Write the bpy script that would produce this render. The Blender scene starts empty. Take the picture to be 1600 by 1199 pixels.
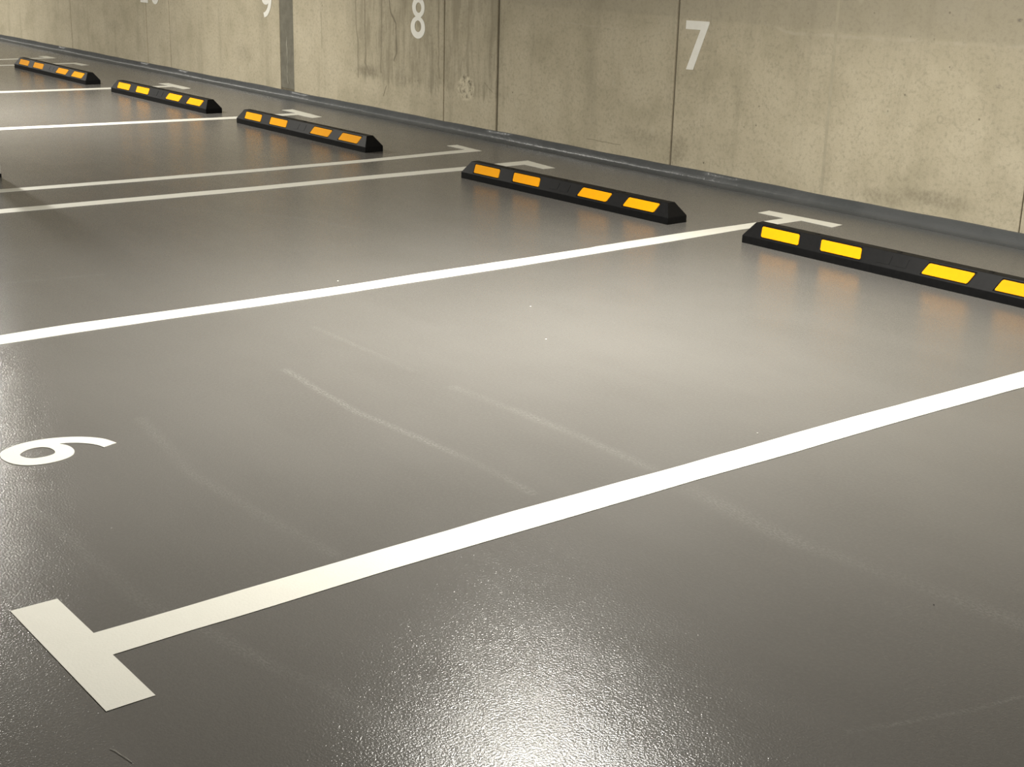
import bpy, bmesh, math, random
from mathutils import Vector, Matrix
random.seed(4)
sc = bpy.context.scene
COL = sc.collection

# ------------------------------------------------------------------ camera
F_PX = 2227.63
YAW, PITCH, ROLL = -0.8935, 0.30543, 0.02673
CAM = Vector((2.7215, -0.9575, 1.5))
cy, sy, cp, sp = math.cos(YAW), math.sin(YAW), math.cos(PITCH), math.sin(PITCH)
fwd = Vector((sy * cp, cy * cp, -sp))
rgt = Vector((cy, -sy, 0))
upv = rgt.cross(fwd)
r2 = rgt * math.cos(ROLL) + upv * math.sin(ROLL)
u2 = -rgt * math.sin(ROLL) + upv * math.cos(ROLL)
cam_data = bpy.data.cameras.new('camera')
cam = bpy.data.objects.new('camera', cam_data)
COL.objects.link(cam)
M = Matrix((r2, u2, -fwd)).transposed().to_4x4()
M.translation = CAM
cam.matrix_world = M
cam_data.sensor_fit = 'HORIZONTAL'
cam_data.sensor_width = 36.0
cam_data.lens = 36.0 * F_PX / 1600.0
cam_data.clip_start = 0.05
cam_data.clip_end = 200
sc.camera = cam

# ------------------------------------------------------------------ world, exposure
world = bpy.data.worlds.new('world')
sc.world = world
world.use_nodes = True
world.node_tree.nodes['Background'].inputs[0].default_value = (0.9, 0.95, 1, 1)
world.node_tree.nodes['Background'].inputs[1].default_value = 0.0
sc.view_settings.view_transform = 'Standard'
sc.view_settings.look = 'None'
sc.view_settings.exposure = 0.95
sc.view_settings.gamma = 1.0
sc.view_settings.use_curve_mapping = False

CEIL = 2.62
LAMP_Z = 2.42
LAMPS = [(-1.36, 2.56, 128), (-9.2, 2.32, 134), (-16.9, 2.5, 130), (-24.5, 2.5, 100)]
sc.cycles.denoising_prefilter = 'NONE'
LAMP_COL = (1.0, 0.965, 0.88)
AISLE_FILL = [(-5.2, -4.4, 88), (-14.0, -4.4, 88)]  # added fill lamps, out of view, lifting the wall and foreground


# ------------------------------------------------------------------ node helpers
def mat(name):
    m = bpy.data.materials.new(name)
    m.use_nodes = True
    nt = m.node_tree
    return m, nt, nt.nodes['Principled BSDF']


class G:
    """small helper around a node tree"""
    def __init__(s, nt):
        s.nt = nt
        s.N = nt.nodes
        s.L = nt.links

    def val(s, sock, v):
        if hasattr(v, 'is_output'):
            s.L.new(v, sock)
        else:
            sock.default_value = v

    def math(s, op, a, b=None, c=None, clamp=False):
        n = s.N.new('ShaderNodeMath')
        n.operation = op
        n.use_clamp = clamp
        s.val(n.inputs[0], a)
        if b is not None:
            s.val(n.inputs[1], b)
        if c is not None:
            s.val(n.inputs[2], c)
        return n.outputs[0]

    def pos(s):
        return s.N.new('ShaderNodeNewGeometry').outputs['Position']

    def sep(s, v):
        n = s.N.new('ShaderNodeSeparateXYZ')
        s.L.new(v, n.inputs[0])
        return n.outputs

    def comb(s, x, y, z):
        n = s.N.new('ShaderNodeCombineXYZ')
        for i, v in enumerate((x, y, z)):
            s.val(n.inputs[i], v)
        return n.outputs[0]

    def scale(s, v, k):
        n = s.N.new('ShaderNodeMapping')
        s.L.new(v, n.inputs[0])
        n.inputs['Scale'].default_value = k
        return n.outputs[0]

    def noise(s, v, sc_, detail=3, rough=0.55, out='Fac', dist=0.0):
        n = s.N.new('ShaderNodeTexNoise')
        s.L.new(v, n.inputs['Vector'])
        n.inputs['Scale'].default_value = sc_
        n.inputs['Detail'].default_value = detail
        n.inputs['Roughness'].default_value = rough
        n.inputs['Distortion'].default_value = dist
        return n.outputs[out]

    def voro(s, v, sc_, out='Distance', feat='F1'):
        n = s.N.new('ShaderNodeTexVoronoi')
        n.feature = feat
        s.L.new(v, n.inputs['Vector'])
        n.inputs['Scale'].default_value = sc_
        return n.outputs[out]

    def rng(s, v, a, b, c=0.0, d=1.0, smooth=True):
        n = s.N.new('ShaderNodeMapRange')
        n.interpolation_type = 'SMOOTHSTEP' if smooth else 'LINEAR'
        s.val(n.inputs['Value'], v)
        n.inputs['From Min'].default_value = a
        n.inputs['From Max'].default_value = b
        n.inputs['To Min'].default_value = c
        n.inputs['To Max'].default_value = d
        return n.outputs[0]

    def mix(s, f, a, b, mode='MIX'):
        n = s.N.new('ShaderNodeMix')
        n.data_type = 'RGBA'
        n.blend_type = mode
        s.val(n.inputs[0], f)
        s.val(n.inputs[6], a)
        s.val(n.inputs[7], b)
        return n.outputs[2]

    def bump(s, h, strength, dist, normal=None):
        n = s.N.new('ShaderNodeBump')
        n.inputs['Strength'].default_value = strength
        n.inputs['Distance'].default_value = dist
        s.L.new(h, n.inputs['Height'])
        if normal is not None:
            s.L.new(normal, n.inputs['Normal'])
        return n.outputs[0]

    def seg(s, x, y, p, q):
        """distance from (x, y) to the segment p-q"""
        dx, dy = q[0] - p[0], q[1] - p[1]
        l2 = dx * dx + dy * dy + 1e-9
        ax = s.math('SUBTRACT', x, p[0])
        ay = s.math('SUBTRACT', y, p[1])
        t = s.math('ADD', s.math('MULTIPLY', ax, dx / l2), s.math('MULTIPLY', ay, dy / l2), clamp=True)
        ex = s.math('SUBTRACT', ax, s.math('MULTIPLY', t, dx))
        ey = s.math('SUBTRACT', ay, s.math('MULTIPLY', t, dy))
        return s.math('SQRT', s.math('ADD', s.math('MULTIPLY', ex, ex), s.math('MULTIPLY', ey, ey)))

    def path(s, x, y, pts):
        d = None
        for a, b in zip(pts, pts[1:]):
            e = s.seg(x, y, a, b)
            d = e if d is None else s.math('MINIMUM', d, e)
        return d

    def spot(s, x, y, c, rx, ry):
        ax = s.math('MULTIPLY', s.math('SUBTRACT', x, c[0]), 1 / rx)
        ay = s.math('MULTIPLY', s.math('SUBTRACT', y, c[1]), 1 / ry)
        return s.math('SQRT', s.math('ADD', s.math('MULTIPLY', ax, ax), s.math('MULTIPLY', ay, ay)))


def rgb(r, g, b):
    f = lambda c: (c / 255 / 12.92) if c <= 10 else ((c / 255 + 0.055) / 1.055) ** 2.4
    return (f(r), f(g), f(b), 1)


# ------------------------------------------------------------------ materials
def make_floor_material():
    m, nt, b = mat('floor_coating')
    g = G(nt)
    p = g.pos()
    x, y, z = g.sep(p)
    big = g.noise(p, 0.9, 3)
    mid = g.noise(g.scale(p, (0.35, 1.6, 1)), 1.6, 4, 0.6)
    fine = g.noise(p, 95, 3, 0.65)
    c = g.mix(g.rng(big, 0.3, 0.7), (0.136, 0.130, 0.122, 1), (0.152, 0.146, 0.138, 1))
    c = g.mix(g.rng(mid, 0.3, 0.75, 0, 0.3), c, (0.173, 0.166, 0.156, 1))
    c = g.mix(g.rng(fine, 0.4, 0.7, 0, 0.22), c, (0.190, 0.186, 0.172, 1))
    # roller laps along the bays: faint dull, lighter streaks
    wob = g.math('MULTIPLY', g.math('SUBTRACT', g.noise(p, 5, 2), 0.5), 0.02)
    yw = g.math('ADD', y, wob)
    brk = g.noise(g.scale(p, (1.2, 5, 1)), 1.6, 3)
    grain = g.noise(g.scale(p, (0.6, 1.2, 1)), 150, 3, 0.75)
    tot = None
    for pts, w, k in [
        ([(-1.56, 1.45), (-1.02, 1.41), (-0.63, 1.44), (-0.44, 1.448), (-0.15, 1.435)], 0.022, 0.62),
        ([(-2.0, 1.83), (-1.3, 1.825)], 0.02, 0.35),
        ([(-1.06, 1.83), (-0.76, 1.847), (-0.45, 1.857), (-0.1, 1.85)], 0.03, 0.5),
        ([(0.08, 1.825), (0.52, 1.79), (0.8, 1.834), (1.2, 1.866), (2.5, 1.84)], 0.05, 0.38),
        ([(-1.35, 0.81), (-0.82, 0.725), (-0.47, 0.737), (-0.12, 0.761)], 0.03, 0.3),
        ([(-1.0, 0.3), (-0.8, 0.266), (-0.22, 0.265), (-0.1, 0.27), (0.09, 0.32), (0.25, 0.343), (0.43, 0.398), (0.8, 0.45)], 0.03, 0.33),
        ([(1.2, 1.15), (1.227, 1.226), (1.297, 1.43), (1.33, 1.6)], 0.01, 0.4),
        ([(0.75, 0.87), (0.82, 0.901), (0.9, 0.939), (1.0, 0.98)], 0.004, 0.6),
        ([(-3.36, 0.9), (-3.34, 1.15), (-3.28, 1.5)], 0.03, 0.35),
        ([(-4.6, 2.45), (-4.0, 2.9), (-3.5, 3.05)], 0.03, 0.3),
    ]:
        d = g.path(x, yw, pts)
        e = g.rng(d, 0.0, w * 1.3, k, 0)
        tot = e if tot is None else g.math('MAXIMUM', tot, e)
    tot = g.math('MULTIPLY', tot, g.rng(grain, 0.44, 0.6, 0.0, 1.0))
    tot = g.math('MULTIPLY', tot, g.rng(brk, 0.3, 0.6, 0.35, 1.0))
    c = g.mix(g.math('MULTIPLY', tot, 0.55), c, (0.34, 0.335, 0.315, 1))
    # bluish second coat along the wall
    ye = g.math('ADD', y, g.math('MULTIPLY', g.math('SUBTRACT', g.noise(p, 1.3, 3), 0.5), 0.12))
    c = g.mix(g.rng(ye, 5.52, 5.66, 0, 0.8), c, (0.125, 0.132, 0.138, 1))
    g.L.new(c, b.inputs['Base Color'])
    rn = g.noise(g.scale(p, (0.7, 2.5, 1)), 2.4, 4)
    rough = g.math('ADD', g.rng(rn, 0.3, 0.7, 0.15, 0.19), g.math('MULTIPLY', tot, 0.06))
    g.L.new(rough, b.inputs['Roughness'])
    b.inputs['IOR'].default_value = 1.5
    b.inputs['Specular IOR Level'].default_value = 0.17
    h1 = g.noise(p, 180, 2, 0.55)
    h2 = g.noise(p, 2.6, 1, 0.5)
    n = g.bump(h2, 1.0, 0.002)
    n = g.bump(h1, 1.0, 0.00088, n)
    g.L.new(n, b.inputs['Normal'])
    return m


def make_paint_material(name, col, var, dirt=0.2):
    m, nt, b = mat(name)
    g = G(nt)
    p = g.pos()
    f = g.noise(p, 14, 4, 0.6)
    f2 = g.noise(p, 140, 2, 0.6)
    c = g.mix(g.rng(f, 0.3, 0.75, 0, dirt), col, var)
    c = g.mix(g.rng(f2, 0.5, 0.8, 0, dirt), c, var)
    g.L.new(c, b.inputs['Base Color'])
    b.inputs['Roughness'].default_value = 0.5
    b.inputs['Specular IOR Level'].default_value = 0.35
    g.L.new(g.bump(g.noise(p, 170, 2), 0.6, 0.0006), b.inputs['Normal'])
    return m


def make_concrete(name, detail_marks=True):
    m, nt, b = mat(name)
    g = G(nt)
    p = g.pos()
    x, y, z = g.sep(p)
    big = g.noise(p, 0.8, 4, 0.6)
    cloud = g.noise(p, 3.2, 6, 0.65)
    vert = g.noise(g.scale(p, (7, 7, 0.7)), 1.0, 5, 0.6)
    fine = g.noise(p, 45, 4, 0.7)
    fine2 = g.noise(p, 240, 2, 0.7)
    A = (0.535, 0.477, 0.350, 1)
    B = (0.487, 0.434, 0.318, 1)
    Cc = (0.59, 0.53, 0.40, 1)
    c = g.mix(g.rng(big, 0.3, 0.7), B, A)
    c = g.mix(g.rng(cloud, 0.45, 0.68, 0, 0.6), c, Cc)
    c = g.mix(g.rng(cloud, 0.5, 0.3, 0, 0.5), c, (0.385, 0.345, 0.242, 1))
    c = g.mix(g.rng(vert, 0.5, 0.75, 0, 0.35), c, (0.28, 0.25, 0.18, 1))
    c = g.mix(g.rng(fine, 0.45, 0.75, 0, 0.45), c, (0.25, 0.225, 0.165, 1))
    c = g.mix(g.rng(fine2, 0.5, 0.8, 0, 0.4), c, (0.23, 0.205, 0.15, 1))
    # darker, greyer tone higher up
    c = g.mix(g.math('MULTIPLY', g.rng(z, 0.75, 1.3), g.rng(cloud, 0.3, 0.6, 0.3, 0.6)), c, (0.36, 0.325, 0.255, 1))
    # air holes
    cell = g.voro(p, 9, 'Distance')
    keep = g.noise(p, 1.7, 2)
    hole = g.math('MULTIPLY', g.rng(cell, 0.035, 0.075, 1, 0), g.rng(keep, 0.48, 0.58))
    # pale lime specks
    lime = g.math('MULTIPLY', g.rng(g.voro(g.scale(p, (1, 1, 0.75)), 5.3, 'Distance'), 0.05, 0.16, 1, 0),
                  g.rng(g.noise(p, 2.6, 2), 0.5, 0.6))
    c = g.mix(g.math('MULTIPLY', lime, 0.45), c, (0.56, 0.52, 0.40, 1))
    c = g.mix(g.math('MULTIPLY', hole, 0.6), c, (0.12, 0.105, 0.075, 1))
    height = g.math('SUBTRACT', g.noise(p, 30, 5, 0.7), g.math('MULTIPLY', hole, 1.5))
    if detail_marks:
        wob = g.math('MULTIPLY', g.math('SUBTRACT', g.noise(p, 9, 3), 0.5), 0.03)
        xw = g.math('ADD', x, wob)
        zw = g.math('ADD', z, g.math('MULTIPLY', wob, 0.7))
        # damp weathered zone with runs between the 8 and the next joint
        run = g.noise(g.scale(p, (15, 15, 2.2)), 1.0, 5, 0.7, dist=0.6)
        zone = g.math('MULTIPLY', g.rng(x, -8.05, -7.7), g.rng(x, -5.6, -6.0))
        edge = g.math('ADD', z, g.math('MULTIPLY', g.math('SUBTRACT', run, 0.5), 0.35))
        zone = g.math('MULTIPLY', zone, g.rng(edge, 0.27, 0.36))
        c = g.mix(g.math('MULTIPLY', zone, g.rng(run, 0.4, 0.66, 0.15, 0.62)), c, (0.235, 0.208, 0.145, 1))
        # hairline cracks and run marks
        tot = None
        for pts, w, k in [
            ([(-7.86, 1.3), (-7.863, 0.935), (-7.862, 0.757), (-7.835, 0.62), (-7.832, 0.3)], 0.011, 0.55),
            ([(-7.36, 1.0), (-7.331, 0.871), (-7.257, 0.775), (-7.243, 0.546), (-7.278, 0.485)], 0.010, 0.8),
            ([(-7.46, 1.3), (-7.464, 0.897), (-7.479, 0.37)], 0.014, 0.5),
            ([(-7.72, 1.1), (-7.721, 0.746), (-7.707, 0.497), (-7.724, 0.429), (-7.66, 0.355)], 0.012, 0.5),
            ([(-6.666, 1.3), (-6.65, 0.536), (-6.64, 0.4)], 0.010, 0.55),
            ([(-7.4, 0.26), (-7.44, 0.177)], 0.006, 0.8),
            ([(-6.05, 0.41), (-5.95, 0.35)], 0.005, 0.4),
            ([(-8.43, 0.8), (-8.42, 0.5)], 0.01, 0.35),
            ([(-4.85, 0.135), (-4.5, 0.14)], 0.004, 0.5),
        ]:
            d = g.path(xw, zw, pts)
            e = g.rng(d, w * 0.3, w * 1.3, k, 0)
            tot = e if tot is None else g.math('MAXIMUM', tot, e)
        c = g.mix(g.math('MULTIPLY', tot, 0.75), c, (0.13, 0.112, 0.075, 1))
        # dark smudges
        st = None
        for cc, rx, rz, k in [((-7.68, 0.36), 0.2, 0.06, 0.7), ((-7.17, 0.33), 0.12, 0.1, 0.35),
                              ((-1.95, 0.16), 0.30, 0.05, 0.5), ((-3.95, 0.17), 0.1, 0.12, 0.4),
                              ((-4.3, 0.22), 0.3, 0.06, 0.22), ((-12.9, 0.4), 0.25, 0.08, 0.25),
                              ((-2.3, 0.12), 0.25, 0.05, 0.3), ((-9.9, 0.35), 0.25, 0.1, 0.25)]:
            d = g.spot(xw, zw, cc, rx, rz)
            e = g.rng(d, 0.2, 1.3, k, 0)
            st = e if st is None else g.math('MAXIMUM', st, e)
        st = g.math('MULTIPLY', st, g.rng(fine, 0.3, 0.6, 0.4, 1))
        c = g.mix(st, c, (0.21, 0.185, 0.13, 1))
        for cc, rx, rz in [((-1.623, 0.806), 0.028, 0.012), ((-1.549, 1.148), 0.026, 0.012),
                           ((-3.809, 0.899), 0.006, 0.008), ((-3.765, 0.95), 0.004, 0.006)]:
            d = g.spot(xw, zw, cc, rx, rz)
            c = g.mix(g.math('MULTIPLY', g.rng(d, 0.3, 1.2, 1.0, 0), g.rng(g.noise(p, 70, 3), 0.38, 0.6, 0.1, 0.9)), c, (0.13, 0.115, 0.11, 1))
        d = g.spot(x, z, (-1.962, 0.596), 0.02, 0.022)
        ring = g.rng(g.math('ABSOLUTE', g.math('SUBTRACT', d, 0.85)), 0.0, 0.5, 0.28, 0)
        c = g.mix(ring, c, (0.2, 0.18, 0.13, 1))
        # lime bloom seams: pale horizontal pour lines near one metre
        lz = g.math('ADD', z, g.math('MULTIPLY', wob, 0.8))
        s1 = g.path(x, lz, [(-3.3, 1.03), (-3.17, 0.999), (-3.045, 0.981), (-2.71, 0.989), (-2.3, 0.996), (-1.89, 1.005), (-1.0, 1.03)])
        s2 = g.path(x, lz, [(-5.22, 0.915), (-4.18, 0.906)])
        e = g.math('MAXIMUM', g.rng(s1, 0.002, 0.016, 0.34, 0), g.rng(s2, 0.002, 0.01, 0.25, 0))
        c = g.mix(g.math('MULTIPLY', e, g.rng(g.noise(p, 7, 3), 0.4, 0.6, 0.15, 1)), c, (0.55, 0.51, 0.41, 1))
        c = g.mix(g.math('MULTIPLY', g.rng(z, 1.0, 1.03), g.rng(x, -5.9, -5.7, 0, 0.18)), c, (0.26, 0.235, 0.18, 1))
        # rough filled patch
        d = g.spot(xw, zw, (-6.29, 0.35), 0.115, 0.10)
        prn = g.noise(p, 24, 4, 0.7)
        pm = g.rng(d, 0.75, 1.15, 1, 0)
        c = g.mix(g.math('MULTIPLY', pm, g.rng(prn, 0.42, 0.62)), c, (0.66, 0.60, 0.45, 1))
        c = g.mix(g.math('MULTIPLY', pm, g.rng(prn, 0.46, 0.36, 0, 0.9)), c, (0.13, 0.11, 0.075, 1))
        height = g.math('SUBTRACT', height, g.math('MULTIPLY', tot, 1.2))
        height = g.math('ADD', height, g.math('MULTIPLY', pm, prn))
    g.L.new(c, b.inputs['Base Color'])
    b.inputs['Roughness'].default_value = 0.82
    b.inputs['Specular IOR Level'].default_value = 0.3
    g.L.new(g.bump(height, 0.5, 0.003), b.inputs['Normal'])
    return m


def simple(name, col, rough=0.5, spec=0.5, metal=0.0, noise_scale=None, var=None, bump=None):
    m, nt, b = mat(name)
    g = G(nt)
    if noise_scale:
        p = g.pos()
        c = g.mix(g.rng(g.noise(p, noise_scale, 4, 0.6), 0.3, 0.7), col, var)
        g.L.new(c, b.inputs['Base Color'])
        if bump:
            g.L.new(g.bump(g.noise(p, noise_scale * 3, 3, 0.6), 0.6, bump), b.inputs['Normal'])
    else:
        b.inputs['Base Color'].default_value = col
    b.inputs['Roughness'].default_value = rough
    b.inputs['Specular IOR Level'].default_value = spec
    b.inputs['Metallic'].default_value = metal
    return m


M_FLOOR = make_floor_material()
M_LINE = make_paint_material('white_line_paint', (0.80, 0.79, 0.72, 1), (0.74, 0.73, 0.655, 1), 0.3)
M_NUM = make_paint_material('white_number_paint', (0.90, 0.89, 0.83, 1), (0.80, 0.785, 0.71, 1), 0.5)
M_WALL = make_concrete('cast_concrete')
M_WALL_PLAIN = make_concrete('cast_concrete_plain', False)
M_JOINT = simple('dark_joint_filler', (0.16, 0.14, 0.10, 1), 0.9, 0.2, noise_scale=20, var=(0.2, 0.175, 0.13, 1))  # dark brown backing that shows in the open panel joints
M_STRIP = simple('grey_sealed_strip', (0.155, 0.145, 0.115, 1), 0.75, 0.3, noise_scale=12, var=(0.20, 0.19, 0.15, 1), bump=0.001)
M_SEAM = simple('pale_concrete_seam', (0.465, 0.42, 0.315, 1), 0.8, 0.3, noise_scale=15, var=(0.40, 0.36, 0.265, 1))
M_SEALANT = simple('weathered_sealant', (0.24, 0.23, 0.19, 1), 0.7, 0.3, noise_scale=25, var=(0.34, 0.325, 0.27, 1))
M_RUBBER = simple('black_rubber', (0.0035, 0.0036, 0.004, 1), 0.55, 0.16, noise_scale=40, var=(0.006, 0.006, 0.0065, 1), bump=0.0006)
M_POCKET = simple('black_rubber_pocket', (0.003, 0.003, 0.003, 1), 0.7, 0.2)
M_STEEL = simple('painted_steel', (0.5, 0.5, 0.48, 1), 0.4, 0.5, noise_scale=8, var=(0.45, 0.45, 0.43, 1))
M_COLPAINT = simple('grey_column_paint', (0.62, 0.60, 0.56, 1), 0.6, 0.4, noise_scale=4, var=(0.36, 0.345, 0.31, 1))
M_SPECK = simple('white_grit', (0.85, 0.83, 0.78, 1), 0.6)
M_DARKSPECK = simple('dark_grit', (0.03, 0.03, 0.03, 1), 0.6)
M_HAIR = simple('pale_fibre', (0.5, 0.49, 0.45, 1), 0.5)


def make_plinth():
    m, nt, b = mat('blue_grey_skirting_coat')
    g = G(nt)
    p = g.pos()
    c = g.mix(g.rng(g.noise(p, 3, 4), 0.3, 0.7), (0.080, 0.085, 0.087, 1), (0.100, 0.104, 0.106, 1))
    g.L.new(c, b.inputs['Base Color'])
    b.inputs['Roughness'].default_value = 0.32
    b.inputs['Specular IOR Level'].default_value = 0.32
    h = g.noise(g.scale(p, (1, 1, 1)), 9, 4, 0.6)
    h2 = g.noise(p, 60, 3, 0.6)
    g.L.new(g.bump(h2, 0.8, 0.0014, g.bump(h, 1.0, 0.006)), b.inputs['Normal'])
    return m


M_PLINTH = make_plinth()


def make_reflector():
    m, nt, b = mat('yellow_reflective_tape')
    g = G(nt)
    p = g.pos()
    c = g.mix(g.rng(g.noise(p, 35, 3), 0.35, 0.7, 0, 0.5), (0.90, 0.385, 0.003, 1), (0.88, 0.345, 0.005, 1))
    g.L.new(c, b.inputs['Base Color'])
    b.inputs['Roughness'].default_value = 0.6
    b.inputs['Specular IOR Level'].default_value = 0.06
    g.L.new(g.bump(g.voro(p, 260), 0.25, 0.0004), b.inputs['Normal'])
    return m


M_REFL = make_reflector()
m, nt, b = mat('lamp_diffuser')
b.inputs['Base Color'].default_value = (0.9, 0.9, 0.88, 1)
b.inputs['Emission Color'].default_value = LAMP_COL + (1,)
b.inputs['Emission Strength'].default_value = 6.0
M_LAMP = m


# ------------------------------------------------------------------ mesh helpers
def link(name, bm, material, parent=None, loc=None):
    me = bpy.data.meshes.new(name)
    bmesh.ops.recalc_face_normals(bm, faces=bm.faces)
    bm.to_mesh(me)
    bm.free()
    for mm in (material if isinstance(material, (list, tuple)) else [material]):
        me.materials.append(mm)
    o = bpy.data.objects.new(name, me)
    COL.objects.link(o)
    if parent:
        o.parent = parent
    if loc:
        o.location = loc
    return o


def tag(o, label, cat, group=None):
    o['label'] = label
    o['category'] = cat
    if group:
        o['group'] = group
    return o


def box(bm, x0, x1, y0, y1, z0, z1):
    vs = [bm.verts.new(v) for v in ((x0, y0, z0), (x1, y0, z0), (x1, y1, z0), (x0, y1, z0),
                                    (x0, y0, z1), (x1, y0, z1), (x1, y1, z1), (x0, y1, z1))]
    for f in ((0, 3, 2, 1), (4, 5, 6, 7), (0, 1, 5, 4), (1, 2, 6, 5), (2, 3, 7, 6), (3, 0, 4, 7)):
        bm.faces.new([vs[i] for i in f])


def new():
    return bmesh.new()


def slab(outline, holes, z0, z1, to3):
    """flat shape with holes, z0..z1 thick; to3 maps (u, v, w) to a 3-D point"""
    cu = bpy.data.curves.new('tmp', 'CURVE')
    cu.dimensions = '2D'
    cu.fill_mode = 'BOTH'
    cu.extrude = 0.5
    for loop in [outline] + list(holes):
        s = cu.splines.new('POLY')
        s.points.add(len(loop) - 1)
        for i, q in enumerate(loop):
            s.points[i].co = (q[0], q[1], 0, 1)
        s.use_cyclic_u = True
    ob = bpy.data.objects.new('tmp', cu)
    COL.objects.link(ob)
    dg = bpy.context.evaluated_depsgraph_get()
    me = bpy.data.meshes.new_from_object(ob.evaluated_get(dg))
    bm = new()
    bm.from_mesh(me)
    bpy.data.objects.remove(ob)
    bpy.data.curves.remove(cu)
    bpy.data.meshes.remove(me)
    bmesh.ops.remove_doubles(bm, verts=bm.verts, dist=1e-5)
    for v in bm.verts:
        w = z0 if v.co.z < 0 else z1
        v.co = to3(v.co.x, v.co.y, w)
    return bm


def smooth_loop(pts, corners=(), n=4):
    """Catmull-Rom through a closed loop, sharp at the given indexes"""
    out = []
    L = len(pts)
    for i in range(L):
        p0, p1, p2, p3 = pts[(i - 1) % L], pts[i], pts[(i + 1) % L], pts[(i + 2) % L]
        if i in corners:
            p0 = p1
        if (i + 1) % L in corners:
            p3 = p2
        for k in range(n):
            t = k / n
            q = []
            for a, b_, c_, d_ in zip(p0, p1, p2, p3):
                q.append(0.5 * ((2 * b_) + (-a + c_) * t + (2 * a - 5 * b_ + 4 * c_ - d_) * t * t + (-a + 3 * b_ - 3 * c_ + d_) * t ** 3))
            out.append(tuple(q))
    return out


# ------------------------------------------------------------------ setting: floor, walls, ceiling
X0, X1, YB, YF = -31.0, 8.0, 5.75, -9.5
bm = new()
vs = [bm.verts.new(v) for v in ((X0, YF, 0), (X1, YF, 0), (X1, YB + 0.3, 0), (X0, YB + 0.3, 0))]
bm.faces.new(vs)
r = bmesh.ops.extrude_face_region(bm, geom=bm.faces[:])
for v in [e for e in r['geom'] if isinstance(e, bmesh.types.BMVert)]:
    v.co.z = -0.15
floor = link('floor', bm, M_FLOOR)
floor['kind'] = 'structure'

# back wall: dark backing with the cast panels standing proud of it, open joints between
bm = new()
box(bm, X0, X1, YB + 0.011, YB + 0.3, 0.0, CEIL)
wall = link('wall_back', bm, M_JOINT)
wall['kind'] = 'structure'
joints = [(-30.9, 0.012), (-28.1, 0.012), (-25.3, 0.012), (-22.6, 0.012), (-19.9, 0.012), (-17.2, 0.012), (-14.12, 0.005),
          (-12.035, 0.016), (-11.475, 0.014), (-9.045, 0.250), (-6.580, 0.009), (-5.892, 0.026), (-4.015, 0.019),
          (-1.400, 0.006), (1.30, 0.012), (4.0, 0.012), (6.7, 0.012), (7.95, 0.01)]
for (a, wa), (b_, wb) in zip(joints, joints[1:]):
    bm = new()
    dy = random.uniform(-0.0015, 0.0015)
    box(bm, a + wa / 2, b_ - wb / 2, YB + dy, YB + 0.0105, 0.012, CEIL - 0.01)
    bmesh.ops.bevel(bm, geom=[e for e in bm.edges if abs(e.verts[0].co.z - e.verts[1].co.z) > 1 and e.verts[0].co.y < YB + 0.01],
                    offset=0.003, segments=1, affect='EDGES')
    link('concrete_panel', bm, M_WALL, wall)
# the wide grey sealed strip, set back in its joint, with a pale run of sealant on it
bm = new()
box(bm, -9.17, -8.92, YB + 0.006, YB + 0.0105, 0.085, CEIL - 0.01)
strip = link('joint_strip', bm, M_STRIP, wall)
strip['label'] = 'wide dark grey sealed strip in the wall beside the 9'
bm = new()
pts = [(-9.045 + 0.006 * math.sin(z_ * 23) + 0.004 * math.sin(z_ * 61), z_) for z_ in [0.13 + i * 0.02 for i in range(22)]]
left = [(u - 0.006 - 0.003 * math.sin(v * 31), v) for u, v in pts]
right = [(u + 0.006 + 0.004 * math.sin(v * 17), v) for u, v in pts][::-1]
bm.free()
bm = slab(left + right, [], 0, 0.0025, lambda u, v, w: (u, YB + 0.006 - w, v))
link('sealant_run', bm, M_SEALANT, wall)
# slim concrete lip where the light seam is, right of the 7
bm = new()
box(bm, -2.742, -2.716, YB - 0.0015, YB + 0.004, 0.075, CEIL - 0.02)
bmesh.ops.bevel(bm, geom=[e for e in bm.edges if abs(e.verts[0].co.z - e.verts[1].co.z) > 1], offset=0.0028, segments=2, affect='EDGES')
link('concrete_seam', bm, M_SEAM, wall)

# coved skirting: the coating turned up the wall
bm = new()
prof = [(5.680, 0.0006), (5.700, 0.0016), (5.714, 0.0040), (5.725, 0.0085), (5.732, 0.0155), (5.7365, 0.026), (5.7395, 0.045), (5.742, 0.066), (5.7478, 0.0695), (5.752, 0.0695), (5.752, 0.0008)]
nx = 420
rows = []
for i in range(nx + 1):
    xx = X0 + (X1 - X0) * i / nx
    wv = 0.0035 * math.sin(xx * 2.3) + 0.003 * math.sin(xx * 5.9 + 1) + 0.002 * math.sin(xx * 13.1)
    up = 0.0018 * math.sin(xx * 3.1) + 0.0012 * math.sin(xx * 9.7)
    row = []
    for k, (a, c_) in enumerate(prof):
        yy = a + (wv * (1 - k / 7) if k < 7 else 0)
        zz = c_ + (up if 6 <= k <= 9 else 0)
        row.append(bm.verts.new((xx, yy, zz)))
    rows.append(row)
np_ = len(prof)
for a, b_ in zip(rows, rows[1:]):
    for k in range(np_):
        bm.faces.new((a[k], b_[k], b_[(k + 1) % np_], a[(k + 1) % np_]))
bm.faces.new(rows[0])
bm.faces.new(rows[-1][::-1])
sk = link('baseboard_back', bm, M_PLINTH)
for f in sk.data.polygons:
    f.use_smooth = True
sk['kind'] = 'structure'
try:
    sk.data.set_sharp_from_angle(angle=math.radians(50))
except Exception:
    pass

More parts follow.
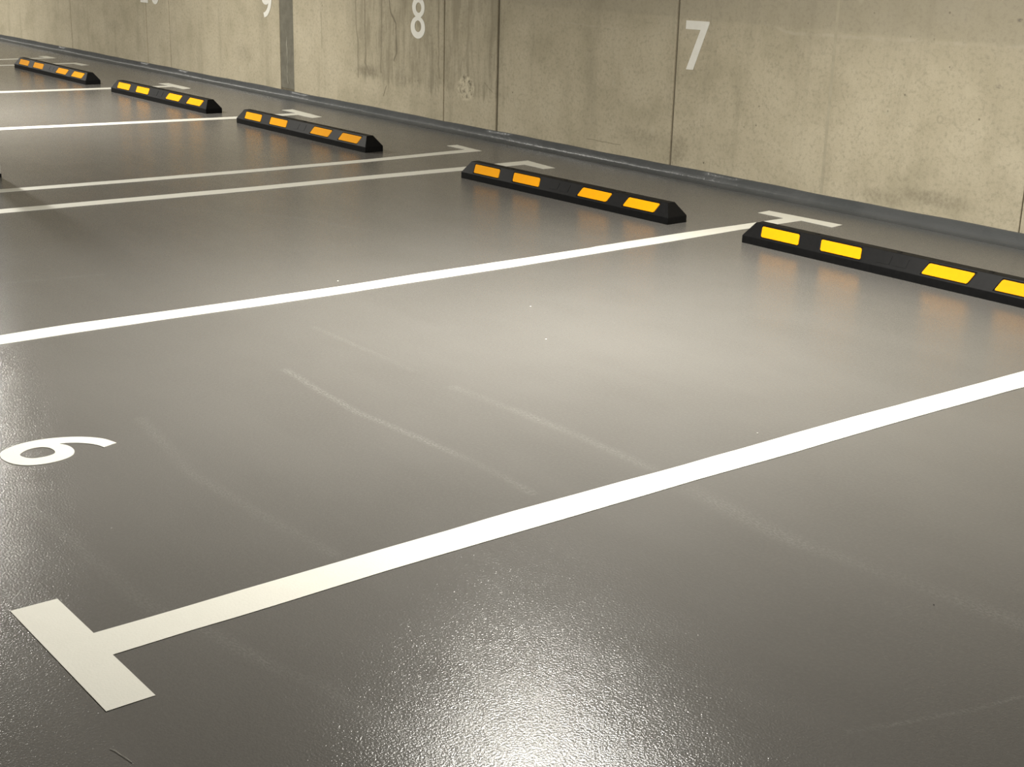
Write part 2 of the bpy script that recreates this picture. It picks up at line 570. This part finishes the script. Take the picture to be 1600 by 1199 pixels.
for nm, args in (('wall_left', (X0 - 0.25, X0, YF, YB + 0.3, 0, CEIL)), ('wall_right', (X1, X1 + 0.25, YF, YB + 0.3, 0, CEIL)),
                 ('wall_front', (X0, X1, YF - 0.25, YF, 0, CEIL)), ('ceiling', (X0, X1, YF, YB + 0.3, CEIL, CEIL + 0.25))):
    bm = new()
    box(bm, *args)
    o = link(nm, bm, M_WALL_PLAIN)
    o['kind'] = 'structure'


# ------------------------------------------------------------------ ceiling lights
def ceiling_light(x, y, power, label, drop=LAMP_Z):
    root = bpy.data.objects.new('ceiling_light', None)
    COL.objects.link(root)
    root.location = (x, y, CEIL)
    tag(root, label, 'light', 'strip lights on the ceiling')
    hx, hy = 0.5, 0.085
    bm = new()
    box(bm, -hx, hx, -hy, hy, drop - CEIL + 0.03, -0.06)
    box(bm, -0.35, -0.31, -0.02, 0.02, -0.06, 0)
    box(bm, 0.31, 0.35, -0.02, 0.02, -0.06, 0)
    link('housing', bm, M_STEEL, root)
    bm = new()
    box(bm, -hx + 0.01, hx - 0.01, -hy + 0.012, hy - 0.012, drop - CEIL + 0.006, drop - CEIL + 0.0295)
    link('diffuser', bm, M_LAMP, root)
    ld = bpy.data.lights.new('tube', 'AREA')
    ld.shape = 'RECTANGLE'
    ld.size = 0.95
    ld.size_y = 0.14
    ld.energy = power
    ld.color = LAMP_COL
    lo = bpy.data.objects.new('tube', ld)
    COL.objects.link(lo)
    lo.parent = root
    lo.location = (0, 0, drop - CEIL)
    return root


for i, (x, y, pw) in enumerate(LAMPS):
    ceiling_light(x, y, pw, ['strip light on the ceiling above bay 6, right of the 7', 'strip light on the ceiling above the 9 on the wall',
                             'strip light on the ceiling above the farthest wheel stop', 'strip light on the ceiling at the far left end'][i])
for i, (x, y, pw) in enumerate(AISLE_FILL):
    ceiling_light(x, y, pw, ['near added fill light on the ceiling above the aisle', 'far added fill light on the ceiling above the aisle'][i])


# ------------------------------------------------------------------ column at the left edge
root = bpy.data.objects.new('column', None)
COL.objects.link(root)
root.location = (-6.08, 1.96, 0)
tag(root, 'slim pale grey column with a black foot at the left edge of the view', 'column')
bm = new()
box(bm, -0.06, 0.06, -0.06, 0.06, 0.02, CEIL)
bmesh.ops.bevel(bm, geom=[e for e in bm.edges if abs(e.verts[0].co.z - e.verts[1].co.z) > 1], offset=0.008, segments=2, affect='EDGES')
link('shaft', bm, M_COLPAINT, root)
bm = new()
box(bm, -0.061, 0.061, -0.061, 0.061, 0.0, 0.022)
link('foot', bm, M_RUBBER, root)

# ------------------------------------------------------------------ painted bay lines
LZ0, LZ1 = 0.0002, 0.0016
flat = lambda u, v, w: (u, v, w)


def marking(name, outline, label):
    bm = slab(outline, [], LZ0, LZ1, flat)
    o = link(name, bm, M_LINE)
    tag(o, label, 'line marking', 'white painted bay lines')
    return o


GAPW = 0.0045


def rough_edge(pts, amp=0.0016, step=0.11):
    """add small paint edge irregularities along a poly-line"""
    out = [pts[0]]
    for a, b_ in zip(pts, pts[1:]):
        L = math.dist(a, b_)
        n = max(1, int(L / step))
        for k in range(1, n + 1):
            t = k / n
            q = [a[0] + (b_[0] - a[0]) * t, a[1] + (b_[1] - a[1]) * t]
            if k < n:
                q[0] += random.uniform(-amp, amp)
                q[1] += random.uniform(-amp, amp)
            out.append(tuple(q))
    return out


def bay_line(L, R, near, far, label):
    """L, R: edge points (x, y) rising in y; near/far: T-bar corners (left0, left1, right1, right0)"""
    out = []
    out += rough_edge([near[0], near[1]] + ([(L[0][0], near[1][1])] if near[1][0] < L[0][0] - 0.01 else []) + L)
    # far bar
    if far[0][0] < L[-1][0] - 0.01:
        out += rough_edge([(L[-1][0], far[0][1]), far[0], far[1], far[2]])
    else:
        out += rough_edge([far[1], far[2]])
    if far[3][0] > R[-1][0] + 0.01:
        out += rough_edge([far[2], far[3], (R[-1][0], far[3][1])])[1:]
    out += rough_edge(R[::-1] + ([(R[0][0], near[2][1])] if near[2][0] > R[0][0] + 0.01 else []) + [near[2], near[3]])
    clean = [out[0]]
    for q in out[1:]:
        if math.dist(q, clean[-1]) > 0.002:
            clean.append(q)
    return marking('parking_line', clean, label)


A_L = [(-0.0584, 0.112), (-0.0605, 0.3475), (-0.0655, 0.6168), (-0.0693, 0.8837), (-0.07, 1.0849), (-0.0734, 1.2134), (-0.0744, 1.3169), (-0.0705, 1.5296), (-0.069, 1.7114), (-0.0637, 1.9488), (-0.0639, 2.3207), (-0.0645, 2.6119), (-0.0616, 2.8554), (-0.0519, 3.3142), (-0.0453, 3.7048), (-0.045, 5.24)]
A_R = [(0.0589, 0.108), (0.0542, 0.2909), (0.0522, 0.5359), (0.0451, 0.8081), (0.0449, 1.1033), (0.0468, 1.4283), (0.0473, 1.6962), (0.0462, 1.8901), (0.0524, 2.1912), (0.0532, 2.4692), (0.0538, 2.7075), (0.0616, 3.153), (0.0706, 3.5241), (0.07, 5.24)]
B_L = [(-2.545, 0.11), (-2.5391, 0.782), (-2.5473, 0.9369), (-2.5502, 1.0655), (-2.5366, 1.4287), (-2.5253, 1.8596), (-2.5229, 2.3292), (-2.538, 2.6956), (-2.5392, 3.2526), (-2.5483, 3.7533), (-2.5568, 3.8126), (-2.5732, 4.3625), (-2.569, 4.979), (-2.568, 5.225)]
B_R = [(-2.415, 0.11), (-2.4172, 0.7388), (-2.4209, 1.1091), (-2.4196, 1.3739), (-2.4064, 1.7947), (-2.4038, 2.2585), (-2.4108, 2.6062), (-2.4133, 3.1531), (-2.4259, 3.5625), (-2.4393, 4.0041), (-2.4447, 4.2364), (-2.4703, 4.78), (-2.468, 5.25)]
C_L = [(-5.005, 0.1), (-5.004, 1.655), (-4.985, 2.3867), (-4.962, 3.1881), (-4.968, 4.0024), (-4.9572, 4.7276), (-4.962, 5.12)]
C_R = [(-4.89, 0.1), (-4.8924, 1.6155), (-4.872, 2.3311), (-4.8443, 3.1259), (-4.8503, 3.922), (-4.838, 4.6398), (-4.832, 5.14)]
D_L = [(-5.62, 0.1), (-5.6082, 1.869), (-5.5694, 2.6393), (-5.5472, 3.5098), (-5.5468, 4.3587), (-5.585, 5.05), (-5.592, 5.21)]
D_R = [(-5.515, 0.1), (-5.5098, 1.8341), (-5.4685, 2.5945), (-5.4476, 3.4554), (-5.4463, 4.3003), (-5.478, 5.0), (-5.478, 5.16)]
E_L = [(-8.27, 0.1), (-8.203, 2.7929), (-8.0114, 4.6772), (-8.005, 5.21)]
E_R = [(-8.145, 0.1), (-8.0716, 2.7428), (-7.8919, 4.6085), (-7.885, 5.17)]
F_L = [(-10.68, 0.1), (-10.6183, 3.6529), (-10.5106, 4.6604), (-10.45, 5.2)]
F_R = [(-10.55, 0.1), (-10.4804, 3.5934), (-10.3896, 4.6082), (-10.335, 5.19)]
G_L = [(-13.16, 0.1), (-13.12, 4.517), (-13.1, 4.6642), (-13.08, 5.25)]
G_R = [(-13.05, 0.1), (-13.005, 4.517), (-12.985, 4.6642), (-12.965, 5.25)]
H_L = [(-13.83, 0.1), (-13.805, 4.7596), (-13.8, 5.25)]
H_R = [(-13.72, 0.1), (-13.692, 4.7596), (-13.685, 5.24)]


def T(cx, h=0.27, y0=0.0, y1=0.11):
    return [(cx - h, y0), (cx - h, y1), (cx + h, y1), (cx + h, y0)]


bay_line(A_L, A_R, [(-0.2684, -0.0004), (-0.2678, 0.1095), (0.27, 0.1033), (0.2716, -0.0027)], [(-0.26, 5.26), (-0.26, 5.365), (0.27, 5.37), (0.27, 5.265)],
         'white painted line ending in the large T in the lower left foreground')
bay_line(B_L, B_R, T(-2.48), [(-2.7642, 5.2428), (-2.7736, 5.3473), (-2.2612, 5.3823), (-2.248, 5.2751)],
         'white line between the two nearest wheel stops, ending in a T behind the nearest')
bay_line(C_L, C_R, [(-5.005, 0), (-5.005, 0.11), (-4.62, 0.11), (-4.62, 0)], [(-4.962, 5.19), (-4.9624, 5.3084), (-4.611, 5.266), (-4.6278, 5.1733)],
         'dull white line with an L-shaped end passing behind the second nearest wheel stop')
bay_line(D_L, D_R, [(-5.86, 0), (-5.86, 0.11), (-5.515, 0.11), (-5.515, 0)], [(-5.8166, 5.2362), (-5.8178, 5.3276), (-5.478, 5.3052), (-5.478, 5.2)],
         'dull white line with a hooked end just right of the middle wheel stop')
bay_line(E_L, E_R, T(-8.2), [(-8.2432, 5.2329), (-8.2478, 5.3389), (-7.6754, 5.2948), (-7.6543, 5.1849)],
         'thin white line running left from the left end of the middle wheel stop')
bay_line(F_L, F_R, T(-10.62), [(-10.675, 5.2267), (-10.6643, 5.3292), (-10.1221, 5.3117), (-10.1079, 5.2171)],
         'thin white line between the two farthest wheel stops')
bay_line(G_L, G_R, [(-13.16, 0), (-13.16, 0.11), (-12.82, 0.11), (-12.82, 0)], [(-13.08, 5.28), (-13.08, 5.36), (-12.7507, 5.3825), (-12.74, 5.285)],
         'faint white line meeting the left end of the farthest wheel stop')
bay_line(H_L, H_R, [(-14.06, 0), (-14.06, 0.11), (-13.72, 0.11), (-13.72, 0)], [(-14.01, 5.285), (-14.0, 5.38), (-13.6755, 5.38), (-13.685, 5.27)],
         'farthest faint white line, behind the farthest wheel stop')

# ------------------------------------------------------------------ painted numbers
SIX = [(-1.28, 0.334), (-1.304, 0.352), (-1.325, 0.387), (-1.336, 0.432), (-1.335, 0.48), (-1.325, 0.521), (-1.306, 0.564), (-1.278, 0.603), (-1.24, 0.634), (-1.204, 0.647), (-1.182, 0.652),
       (-1.166, 0.606), (-1.195, 0.598), (-1.224, 0.58), (-1.249, 0.553), (-1.266, 0.522), (-1.269, 0.509),
       (-1.249, 0.521), (-1.222, 0.527), (-1.187, 0.523), (-1.16, 0.509), (-1.142, 0.487), (-1.132, 0.458), (-1.129, 0.42), (-1.136, 0.387), (-1.149, 0.362), (-1.172, 0.342), (-1.203, 0.329), (-1.241, 0.325)]
SIX_HOLE = [(-1.244, 0.38), (-1.265, 0.401), (-1.275, 0.428), (-1.27, 0.455), (-1.25, 0.472), (-1.22, 0.475), (-1.197, 0.466), (-1.187, 0.442), (-1.188, 0.414), (-1.197, 0.394), (-1.219, 0.381)]
six_o = smooth_loop(SIX, corners=(10, 11, 16))
six_h = smooth_loop(SIX_HOLE)
o = link('painted_number', slab(six_o, [six_h], LZ0, LZ1, flat), M_LINE)
tag(o, 'white 6 painted on the floor at the left, above the large T', 'number')

onwall = lambda u, v, w: (u, YB - w, v)
NW0, NW1 = 0.0016, 0.0030


def wall_number(parts, label):
    bm = new()
    for outl, holes in parts:
        b2 = slab(outl, holes, NW0, NW1, onwall)
        me = bpy.data.meshes.new('tmp')
        b2.to_mesh(me)
        b2.free()
        bm.from_mesh(me)
        bpy.data.meshes.remove(me)
    o = link('painted_number', bm, M_NUM)
    tag(o, label, 'number', 'bay numbers on the wall')
    return o


def ell(cx, cz, rx, rz, n=40, p=2.0):
    out = []
    for i in range(n):
        a = 2 * math.pi * i / n
        c_, s_ = math.cos(a), math.sin(a)
        out.append((cx + rx * math.copysign(abs(c_) ** (2 / p), c_), cz + rz * math.copysign(abs(s_) ** (2 / p), s_)))
    return out


wall_number([([(-3.938, 1.003), (-3.734, 1.006), (-3.734, 0.992), (-3.853, 0.699), (-3.916, 0.698), (-3.808, 0.951), (-3.939, 0.949)], [])],
            'white 7 painted on the wall above the second nearest wheel stop')
# 8: two rings joined at a waist
e_out = []
for i in range(64):
    a = 2 * math.pi * i / 64
    e_out.append(a)
low = (-6.940, 0.768, 0.100, 0.087)
upp = (-6.933, 0.924, 0.086, 0.081)


def union_outline(e1, e2):
    """outline of two overlapping ellipses, e1 below e2 (cx, cz, rx, rz)"""
    def inside(q, e):
        return ((q[0] - e[0]) / e[2]) ** 2 + ((q[1] - e[1]) / e[3]) ** 2 < 1
    lowp = [(e1[0] + e1[2] * math.cos(a), e1[1] + e1[3] * math.sin(a)) for a in [math.pi / 2 + 2 * math.pi * i / 96 for i in range(96)]]
    lowp = [q for q in lowp if not inside(q, e2)]
    upq = [(e2[0] + e2[2] * math.cos(a), e2[1] + e2[3] * math.sin(a)) for a in [-math.pi / 2 + 2 * math.pi * i / 96 for i in range(96)]]
    upq = [q for q in upq if not inside(q, e1)]
    return lowp + upq


wall_number([(union_outline(low, upp), [ell(-6.938, 0.777, 0.045, 0.045), ell(-6.931, 0.922, 0.038, 0.040)])],
            'white 8 painted on the stained stretch of the concrete wall')
kk = 0.93
cx9, cz9 = -9.397, 0.852
flip = lambda L: [(cx9 - (u + 1.2325) * kk, cz9 - (v - 0.4885) * kk) for u, v in L]
wall_number([(flip(six_o), [flip(six_h)])], 'white 9 painted on the concrete wall, left of the dark grey strip')
wall_number([([(-12.15, 0.702), (-11.965, 0.702), (-11.965, 0.745), (-12.02, 0.745), (-12.02, 1.0), (-12.075, 1.0), (-12.155, 0.955), (-12.14, 0.915), (-12.085, 0.935), (-12.085, 0.745), (-12.15, 0.745)], []),
             (ell(-11.79, 0.85, 0.105, 0.152, p=2.2), [ell(-11.79, 0.85, 0.05, 0.102, p=2.2)])],
            'white 10 painted on the far left part of the wall')

# ------------------------------------------------------------------ wheel stops
SL, SD, SH, RH = 1.85, 0.15, 0.11, 0.039
YT0, YT1, EB = 0.045, 0.100, 0.05
PK = []   # pocket boundaries on the slope at v0 and v1: (x bottom-left, x bottom-right, shear)
for (a, b_, sh) in ((0.118, 0.372, -0.022), (0.503, 0.757, -0.022), (SL - 0.757, SL - 0.503, 0.022), (SL - 0.372, SL - 0.118, 0.022)):
    PK.append((a, b_, sh))
V0, V1 = 0.10, 0.88      # pocket extent up the slope, as fractions


def slope_pt(x, v, off=0.0):
    """point on the front slope; v from 0 (riser top) to 1 (crest); off along the outward normal"""
    n = Vector((0, -(SH - RH), YT0)).normalized()
    return Vector((x, YT0 * v, RH + (SH - RH) * v)) + n * off


def stop_body():
    bm = new()
    V = {}

    def vert(key, co):
        if key not in V:
            V[key] = bm.verts.new(co)
        return V[key]
    P = lambda x, v, off=0.0: vert(('s', round(x, 4), round(v, 4), round(off, 4)), slope_pt(x, v, off))
    ends = lambda v: (EB * v, SL - EB * v)
    # key x positions along pocket bottom and top rows
    rows = {}
    for v in (V0, V1):
        xs = [ends(v)[0]]
        for a, b_, sh in PK:
            k = sh * (v - V0) / (V1 - V0)
            xs += [a + k, b_ + k]
        xs.append(ends(v)[1])
        rows[v] = xs
    r0 = [ends(0)[0]] + rows[V0][1:-1] + [ends(0)[1]]
    r1 = [ends(1)[0]] + rows[V1][1:-1] + [ends(1)[1]]
    for i in range(len(r0) - 1):
        bm.faces.new((P(r0[i], 0), P(r0[i + 1], 0), P(rows[V0][i + 1], V0), P(rows[V0][i], V0)))
        bm.faces.new((P(rows[V1][i], V1), P(rows[V1][i + 1], V1), P(r1[i + 1], 1), P(r1[i], 1)))
        q = [(rows[V0][i], V0), (rows[V0][i + 1], V0), (rows[V1][i + 1], V1), (rows[V1][i], V1)]
        if i % 2 == 0:
            bm.faces.new([P(*a) for a in q])
        else:       # pocket
            dpt = -0.004
            for a, b_ in zip(q, q[1:] + q[:1]):
                f = bm.faces.new((P(*a), P(*b_), P(b_[0], b_[1], dpt), P(a[0], a[1], dpt)))
                f.material_index = 1
            f = bm.faces.new([P(a, b_, dpt) for a, b_ in q])
            f.material_index = 1
    # riser, top, back, ends, base
    bot = [vert(('b', i), (x, 0, 0)) for i, x in enumerate(r0)]
    for i in range(len(r0) - 1):
        bm.faces.new((bot[i], bot[i + 1], P(r0[i + 1], 0), P(r0[i], 0)))
    tb = [vert(('t', i), (x, YT1, SH)) for i, x in enumerate((r1[0], r1[-1]))]
    bk = [vert(('k', i), (x, SD, RH)) for i, x in enumerate((0, SL))]
    bb = [vert(('g', i), (x, SD, 0)) for i, x in enumerate((0, SL))]
    bm.faces.new([P(x, 1) for x in r1] + [tb[1], tb[0]])
    bm.faces.new((tb[0], tb[1], bk[1], bk[0]))
    bm.faces.new((bk[0], bk[1], bb[1], bb[0]))
    bm.faces.new(bot + [bb[1], bb[0]])
    for s, (X, Xt, iB, k) in enumerate(((0, r1[0], 0, 0), (SL, r1[-1], -1, 1))):
        bm.faces.new((bot[iB], P(r0[iB], 0), bk[k], bb[k]))
        vmid = rows[V0][0] if k == 0 else rows[V0][-1]
        vm2 = rows[V1][0] if k == 0 else rows[V1][-1]
        bm.faces.new((P(r0[iB], 0), P(vmid, V0), P(vm2, V1), P(r1[iB], 1), tb[k], bk[k]))
    return bm


def tape_mesh(a, b_, sh):
    bm = new()
    m_ = 0.0045
    va, vb = V0 + 0.05, V1 - 0.05
    c = 0.006
    cv = 0.07
    tri = lambda x, v: (x + sh * (v - V0) / (V1 - V0), v)
    q = [tri(a + m_ + c, va), tri(b_ - m_ - c, va), tri(b_ - m_, va + cv), tri(b_ - m_, vb - cv),
         tri(b_ - m_ - c, vb), tri(a + m_ + c, vb), tri(a + m_, vb - cv), tri(a + m_, va + cv)]
    lo = [bm.verts.new(slope_pt(x, v, -0.0038)) for x, v in q]
    hi = [bm.verts.new(slope_pt(x, v, 0.0006)) for x, v in q]
    bm.faces.new(hi)
    bm.faces.new(lo[::-1])
    for i in range(8):
        j = (i + 1) % 8
        bm.faces.new((lo[i], lo[j], hi[j], hi[i]))
    return bm


def make_stop():
    root = bpy.data.objects.new('wheel_stop', None)
    COL.objects.link(root)
    body = link('body', stop_body(), [M_RUBBER, M_POCKET], root)
    bv = body.modifiers.new('bevel', 'BEVEL')
    bv.width = 0.0035
    bv.segments = 2
    bv.limit_method = 'ANGLE'
    bv.angle_limit = math.radians(28)
    for a, b_, sh in PK:
        link('reflector', tape_mesh(a, b_, sh), M_REFL, root)
    # shallow raised rubber pad between the inner reflectors
    bm = new()
    for xa, xb in ((0.84, 0.915), (0.935, 1.01)):
        q = [(xa, 0.22), (xb, 0.22), (xb, 0.78), (xa, 0.78)]
        lo = [bm.verts.new(slope_pt(x, v, -0.001)) for x, v in q]
        hi = [bm.verts.new(slope_pt(x, v, 0.0012)) for x, v in q]
        bm.faces.new(hi)
        for i in range(4):
            bm.faces.new((lo[i], lo[(i + 1) % 4], hi[(i + 1) % 4], hi[i]))
        bm.faces.new(lo[::-1])
    link('raised_pad', bm, M_RUBBER, root)
    # bolt caps on the crest
    for bx in (0.43, 0.925, 1.42):
        bm = new()
        bmesh.ops.create_cone(bm, cap_ends=True, segments=20, radius1=0.014, radius2=0.012, depth=0.003)
        for v in bm.verts:
            v.co += Vector((bx, (YT0 + YT1) / 2, SH + 0.0008))
        link('bolt_cap', bm, M_POCKET, root)
    return root


STOPS = [
    ((-2.2365, 4.5375), 0.70, 1.0, 'wheel stop, nearest of five, cut off by the right edge'),
    ((-4.6087, 4.4734), 1.75, 0.99, 'second nearest wheel stop, in front of the 7 and the L-shaped line end'),
    ((-7.6674, 4.4931), 0.80, 1.005, 'middle one of the five wheel stops, standing below the 8'),
    ((-10.1724, 4.5195), 0.68, 1.015, 'second farthest wheel stop, standing below the 9'),
    ((-12.7788, 4.5574), -0.25, 1.05, 'farthest and smallest-looking wheel stop at the far left'),
]
first = make_stop()
for i, ((x, y), ang, k, label) in enumerate(STOPS):
    if i == 0:
        rt = first
    else:
        rt = first.copy()
        COL.objects.link(rt)
        for ch in first.children:
            c_ = ch.copy()
            COL.objects.link(c_)
            c_.parent = rt
    rt.location = (x, y, 0.0)
    rt.rotation_euler = (0, 0, math.radians(ang))
    rt.scale = (k, 1, 1)
    tag(rt, 'black rubber ' + label if not label.startswith('middle') else 'black rubber wheel stop, the middle one of five, below the 8', 'wheel stop',
        'black wheel stops with yellow reflectors')

# ------------------------------------------------------------------ grit and a fibre on the floor
for (x, y, r_, mt, lab) in [
    (-1.784, 2.755, 0.0065, M_SPECK, 'tiny white chip on the bright floor, the farther of two close together'),
    (-1.356, 2.485, 0.006, M_SPECK, 'tiny white chip on the bright floor, the nearer of two close together'),
    (-0.132, 2.347, 0.005, M_SPECK, 'tiny white chip just above the long foreground line'),
    (-2.608, 2.315, 0.006, M_SPECK, 'tiny pale chip beyond the line that runs left from the nearest wheel stop'),
    (0.952, 1.773, 0.0035, M_DARKSPECK, 'tiny dark chip on the floor at the lower right'),
]:
    bm = new()
    bmesh.ops.create_icosphere(bm, subdivisions=1, radius=r_ * 0.7)
    for v in bm.verts:
        v.co = Vector((v.co.x * random.uniform(0.7, 1.2), v.co.y * random.uniform(0.6, 1.0), (v.co.z + r_) * 0.45))
    o = link('paint_chip', bm, mt, None, (x, y, 0.0))
    tag(o, lab, 'chip', 'tiny chips lying on the floor')

cu = bpy.data.curves.new('fibre', 'CURVE')
cu.dimensions = '3D'
cu.bevel_depth = 0.0006
cu.bevel_resolution = 1
s = cu.splines.new('POLY')
pts = [(0.405, -0.052), (0.418, -0.047), (0.439, -0.044), (0.455, -0.0405), (0.473, -0.038)]
s.points.add(len(pts) - 1)
for i, q in enumerate(pts):
    s.points[i].co = (q[0], q[1], 0.0012 + 0.0006 * (i % 2), 1)
tmp = bpy.data.objects.new('tmp', cu)
COL.objects.link(tmp)
me = bpy.data.meshes.new_from_object(tmp.evaluated_get(bpy.context.evaluated_depsgraph_get()))
bpy.data.objects.remove(tmp)
me.materials.clear()
me.materials.append(M_HAIR)
o = bpy.data.objects.new('fibre', me)
COL.objects.link(o)
tag(o, 'thin pale hair lying on the floor below the large T', 'hair')
